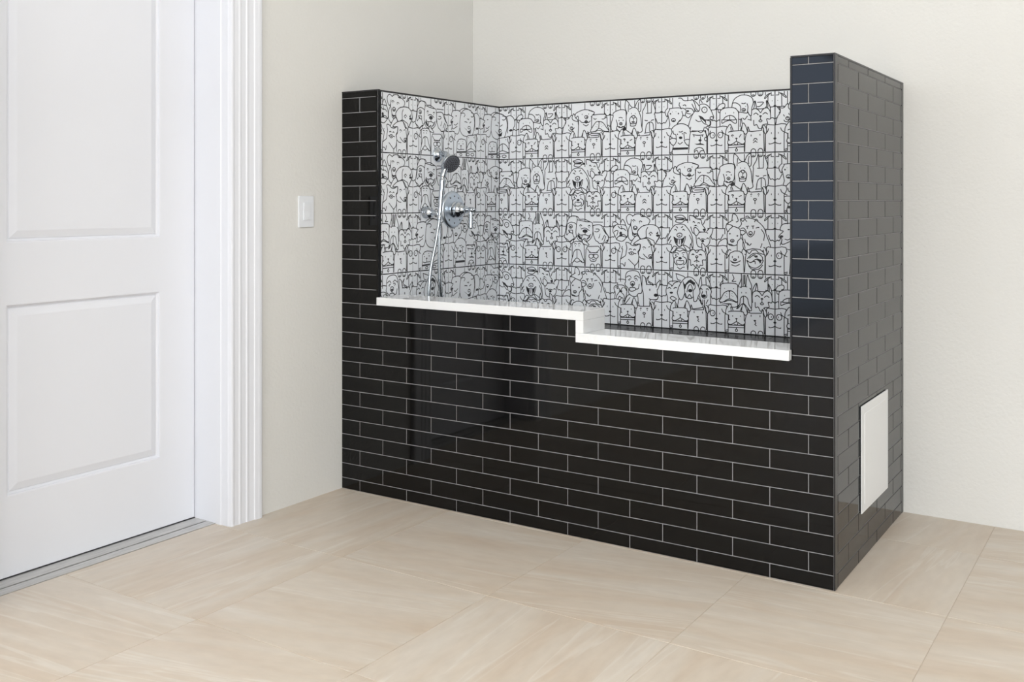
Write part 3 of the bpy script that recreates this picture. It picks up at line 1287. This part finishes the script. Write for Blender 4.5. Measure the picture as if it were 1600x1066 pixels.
BACK = [[13, 1, 3, 4, 2, 1, 3, 4], [3, 4, 7, 1, 3, 4, 2, 9], [2, 6, 5, 9, 7, 8, 13, 6], [2, 7, 8, 12, 10, 6, 1, 3]]
LEFT = [[9, 5, 13, 13], [9, 5, 6, 3], [6, 13, 2, 5], [12, 10, 13, 2]]
ZP = 27.14
for r in range(4):
    for c in range(8):
        x = 4.683 + (c - 1) * TW_
        a, b = max(0, (CL + 0.01 - x) / TW_), min(1, (BX - 0.02 - x) / TW_)
        picture_tile(BACK[r][c], a, b, (x, YB, ZP - r * TH_), 0)
    for c in range(4):
        y = -0.2 + c * TW_
        a, b = max(0, (0.22 - y) / TW_), min(1, (YB + 0.04 - y) / TW_)
        picture_tile(LEFT[r][c], a, b, (CL, y, ZP - r * TH_), math.pi / 2)

# ------------------------------------------------------------------ fittings on the printed left wall
# shower valve: round plate, stepped hub, cross bar with a hanging lever
VY, VZ = 8.5, 19.08
valve = thing('shower_valve', 'round chrome shower valve plate with a hanging lever on the dog print wall', 'shower valve', (CL, VY, VZ))
X1 = (1, 0, 0)
bm = bmesh.new()
lathe(bm, [(0.0, 1.36), (0.10, 1.36), (0.20, 1.28), (0.24, 1.16), (0.22, 1.08), (0.30, 0.80), (0.33, 0.55)], (CL, VY, VZ), X1, 48)
autosmooth(unpar(finish('escutcheon', bm, M['plate']), valve))
bm = bmesh.new()
lathe(bm, [(0.26, 0.62), (0.40, 0.62), (0.46, 0.52), (0.55, 0.50), (0.60, 0.58), (0.72, 0.58), (0.80, 0.46), (0.98, 0.40), (1.05, 0.28), (1.18, 0.22), (1.25, 0.26), (1.36, 0.26), (1.42, 0.18)], (CL, VY, VZ), X1, 32)
autosmooth(unpar(finish('hub', bm, M['chrome']), valve))
bm = bmesh.new()
lathe(bm, [(1.40, 0.12), (1.52, 0.15), (1.60, 0.20), (1.86, 0.20), (1.94, 0.14), (2.02, 0.15), (2.10, 0.12), (2.14, 0.05)], (CL, VY, VZ), X1, 20)
tube(bm, [(CL + 1.74, VY, VZ), (CL + 1.75, VY - 0.02, VZ - 0.5), (CL + 1.77, VY - 0.05, VZ - 1.30)], lambda t: 0.10 + 0.05 * t, 14, 5)
lathe(bm, [(0, 0.15), (0.05, 0.17), (0.10, 0.14), (0.14, 0.05)], (CL + 1.77, VY - 0.05, VZ - 1.28), (0, 0, -1), 14)
autosmooth(unpar(finish('lever', bm, M['chrome']), valve))
# small hot/cold marks on the plate
bm = bmesh.new()
for a in (60, 90, 120, 230, 270, 310):
    r = 0.98
    y, z = VY + r * math.cos(math.radians(a)), VZ + r * math.sin(math.radians(a))
    box(bm, CL + 0.215, CL + 0.262, y - 0.045, y + 0.045, z - 0.06, z + 0.06)
unpar(finish('dial_mark', bm, M['nozzle']), valve)['label'] = 'dark marks around the valve plate'

# bracket that holds the hand shower
BY, BZ = 6.72, 23.08
br = thing('shower_bracket', 'chrome wall bracket holding up the hand shower head', 'shower bracket', (CL, BY, BZ))
bm = bmesh.new()
lathe(bm, [(0, 0.53), (0.10, 0.53), (0.18, 0.45), (0.26, 0.34), (0.34, 0.28)], (CL, BY, BZ), X1, 32)
autosmooth(unpar(finish('escutcheon', bm, M['chrome']), br))
bm = bmesh.new()
tube(bm, [(CL + 0.28, BY, BZ), (CL + 0.75, BY - 0.1, BZ + 0.02), (CL + 1.15, BY - 0.35, BZ - 0.12), (CL + 1.50, BY - 0.85, BZ - 0.52)], 0.24, 16, 5)
autosmooth(unpar(finish('arm', bm, M['chrome']), br))
bm = bmesh.new()
lathe(bm, [(0, 0.26), (0.06, 0.32), (0.36, 0.32), (0.44, 0.24)], (4.56, 5.84, 22.36), (0.18, -0.62, -0.75), 20)
autosmooth(unpar(finish('holder_cup', bm, M['chrome']), br))

# hand shower
FN = Vector((0.80, -0.30, -0.42)).normalized()
FC = Vector((5.20, 5.58, 22.35))
hs = thing('hand_shower', 'chrome hand shower with dark round spray face hanging on the dog print wall', 'hand shower', (4.75, 4.85, 18.7))
bm = bmesh.new()
lathe(bm, [(-0.50, 0.10), (-0.48, 0.24), (-0.40, 0.42), (-0.26, 0.58), (-0.10, 0.67), (0.0, 0.69), (0.05, 0.66), (0.04, 0.60)], FC, FN, 40)
autosmooth(unpar(finish('head', bm, M['chrome']), hs))
bm = bmesh.new()
lathe(bm, [(0.0, 0.605), (0.045, 0.605), (0.06, 0.58), (0.062, 0.02)], FC, FN, 40)
face = autosmooth(unpar(finish('spray_face', bm, M['spray']), hs))
face['label'] = 'charcoal spray face'
bm = bmesh.new()
q = FN.to_track_quat('Z', 'Y')
for ring, n in ((0.0, 1), (0.15, 6), (0.30, 11), (0.44, 16)):
    for i in range(n):
        a = 2 * math.pi * i / n
        lathe(bm, [(0.0, 0.042), (0.04, 0.036), (0.05, 0.02)], FC + FN * 0.058 + q @ Vector((ring * math.cos(a), ring * math.sin(a), 0)), FN, 6)
nz = unpar(finish('nozzles', bm, M['nozzle']), face)
nz.location = (0, 0, 0)
nz['kind'] = 'stuff'
bm = bmesh.new()
HB, HT = Vector((4.75, 4.83, 18.70)), Vector((4.75, 5.19, 21.45))
tube(bm, [HB, HB.lerp(HT, 0.15), HB.lerp(HT, 0.45), HB.lerp(HT, 0.8), HT, (4.79, 5.38, 21.95), (4.87, 5.60, 22.45)],
     lambda t: 0.13 + 0.085 * min(1, t * 1.5) - (0.05 if 0.60 < t < 0.66 else 0) + 0.04 * max(0, t - 0.8) * 5, 18, 8)
autosmooth(unpar(finish('handle', bm, M['chrome']), hs))
bm = bmesh.new()
lathe(bm, [(0, 0.11), (0.04, 0.145), (0.30, 0.145), (0.36, 0.11)], HB + Vector((0, -0.03, -0.3)), (0, 0.1, 1), 16)
autosmooth(unpar(finish('hose_nut', bm, M['chrome']), hs))

# wall outlet feeding the hose
EY, EZ = 5.28, 18.90
el = thing('wall_outlet', 'small chrome water outlet on the dog print wall left of the round valve', 'water outlet', (CL, EY, EZ))
bm = bmesh.new()
lathe(bm, [(0, 0.43), (0.10, 0.43), (0.20, 0.38), (0.32, 0.36), (0.38, 0.40), (0.48, 0.40), (0.56, 0.30), (0.66, 0.24)], (CL, EY, EZ), X1, 28)
autosmooth(unpar(finish('escutcheon', bm, M['chrome']), el))
bm = bmesh.new()
tube(bm, [(CL + 0.6, EY, EZ), (CL + 0.9, EY + 0.03, EZ), (CL + 1.1, EY + 0.07, EZ - 0.08), (CL + 1.18, EY + 0.1, EZ - 0.3)], 0.15, 14, 5)
autosmooth(unpar(finish('elbow', bm, M['chrome']), el))

bm = bmesh.new()
hp = [HB + Vector((0, -0.03, -0.28)), (4.75, 4.62, 17.7), (4.75, 4.38, 16.78), (4.75, 3.82, 15.03), (4.75, 3.62, 13.6), (4.75, 3.62, 12.4), (4.85, 3.75, 11.3), (5.15, 4.3, 10.76),
      (5.45, 5.2, 10.73), (5.30, 6.0, 10.76), (4.80, 5.95, 11.3), (4.45, 5.55, 12.6), (4.40, 5.30, 14.2), (4.38, 5.26, 15.6), (4.36, 5.30, 17.0), (4.28, 5.38, 18.2), (CL + 1.18, EY + 0.1, EZ - 0.28)]
tube(bm, hp, 0.105, 12, 14, ribs=0.10)
hose = autosmooth(finish('shower_hose', bm, M['hose']), 60)
bpy.context.view_layer.update()
hose['label'] = 'chrome shower hose drooping from the hand shower behind the white sill'
hose['category'] = 'hose'

# ------------------------------------------------------------------ switch and access panel
sw = thing('light_switch', 'white light switch on the cream wall beside the white door', 'light switch', (0, -3.48, 19.03))
bm = bmesh.new()
box(bm, 0.0, 0.10, -4.17, -2.79, 17.99, 20.06, bev=0.04)
unpar(finish('wall_plate', bm, M['plastic']), sw)
bm = bmesh.new()
prism(bm, [(0.08, 18.47), (0.16, 18.47), (0.135, 19.03), (0.18, 19.60), (0.08, 19.60)], -3.76, -3.20, 'y')
unpar(finish('rocker', bm, M['plastic']), sw)

ap = thing('access_panel', 'white rectangular access panel low on the side of the tiled wash station', 'access panel', (W, 7.9, 2.6))
bm = bmesh.new()
box(bm, W + 0.003, W + 0.04, 4.93, 10.92, 2.66, 8.46)  # dark sheet draws the shade in the gap behind the panel
unpar(finish('gap_shade', bm, M['rubber']), ap)['label'] = 'dark sheet standing in for the shaded gap behind the white panel'
bm = bmesh.new()
box(bm, W + 0.04, W + 0.10, 4.90, 10.97, 2.63, 8.50, bev=0.015)
unpar(finish('flange', bm, M['panel']), ap)
bm = bmesh.new()
box(bm, W + 0.09, W + 0.125, 5.45, 10.45, 3.05, 8.02, bev=0.012)
unpar(finish('door_leaf', bm, M['panel']), ap)
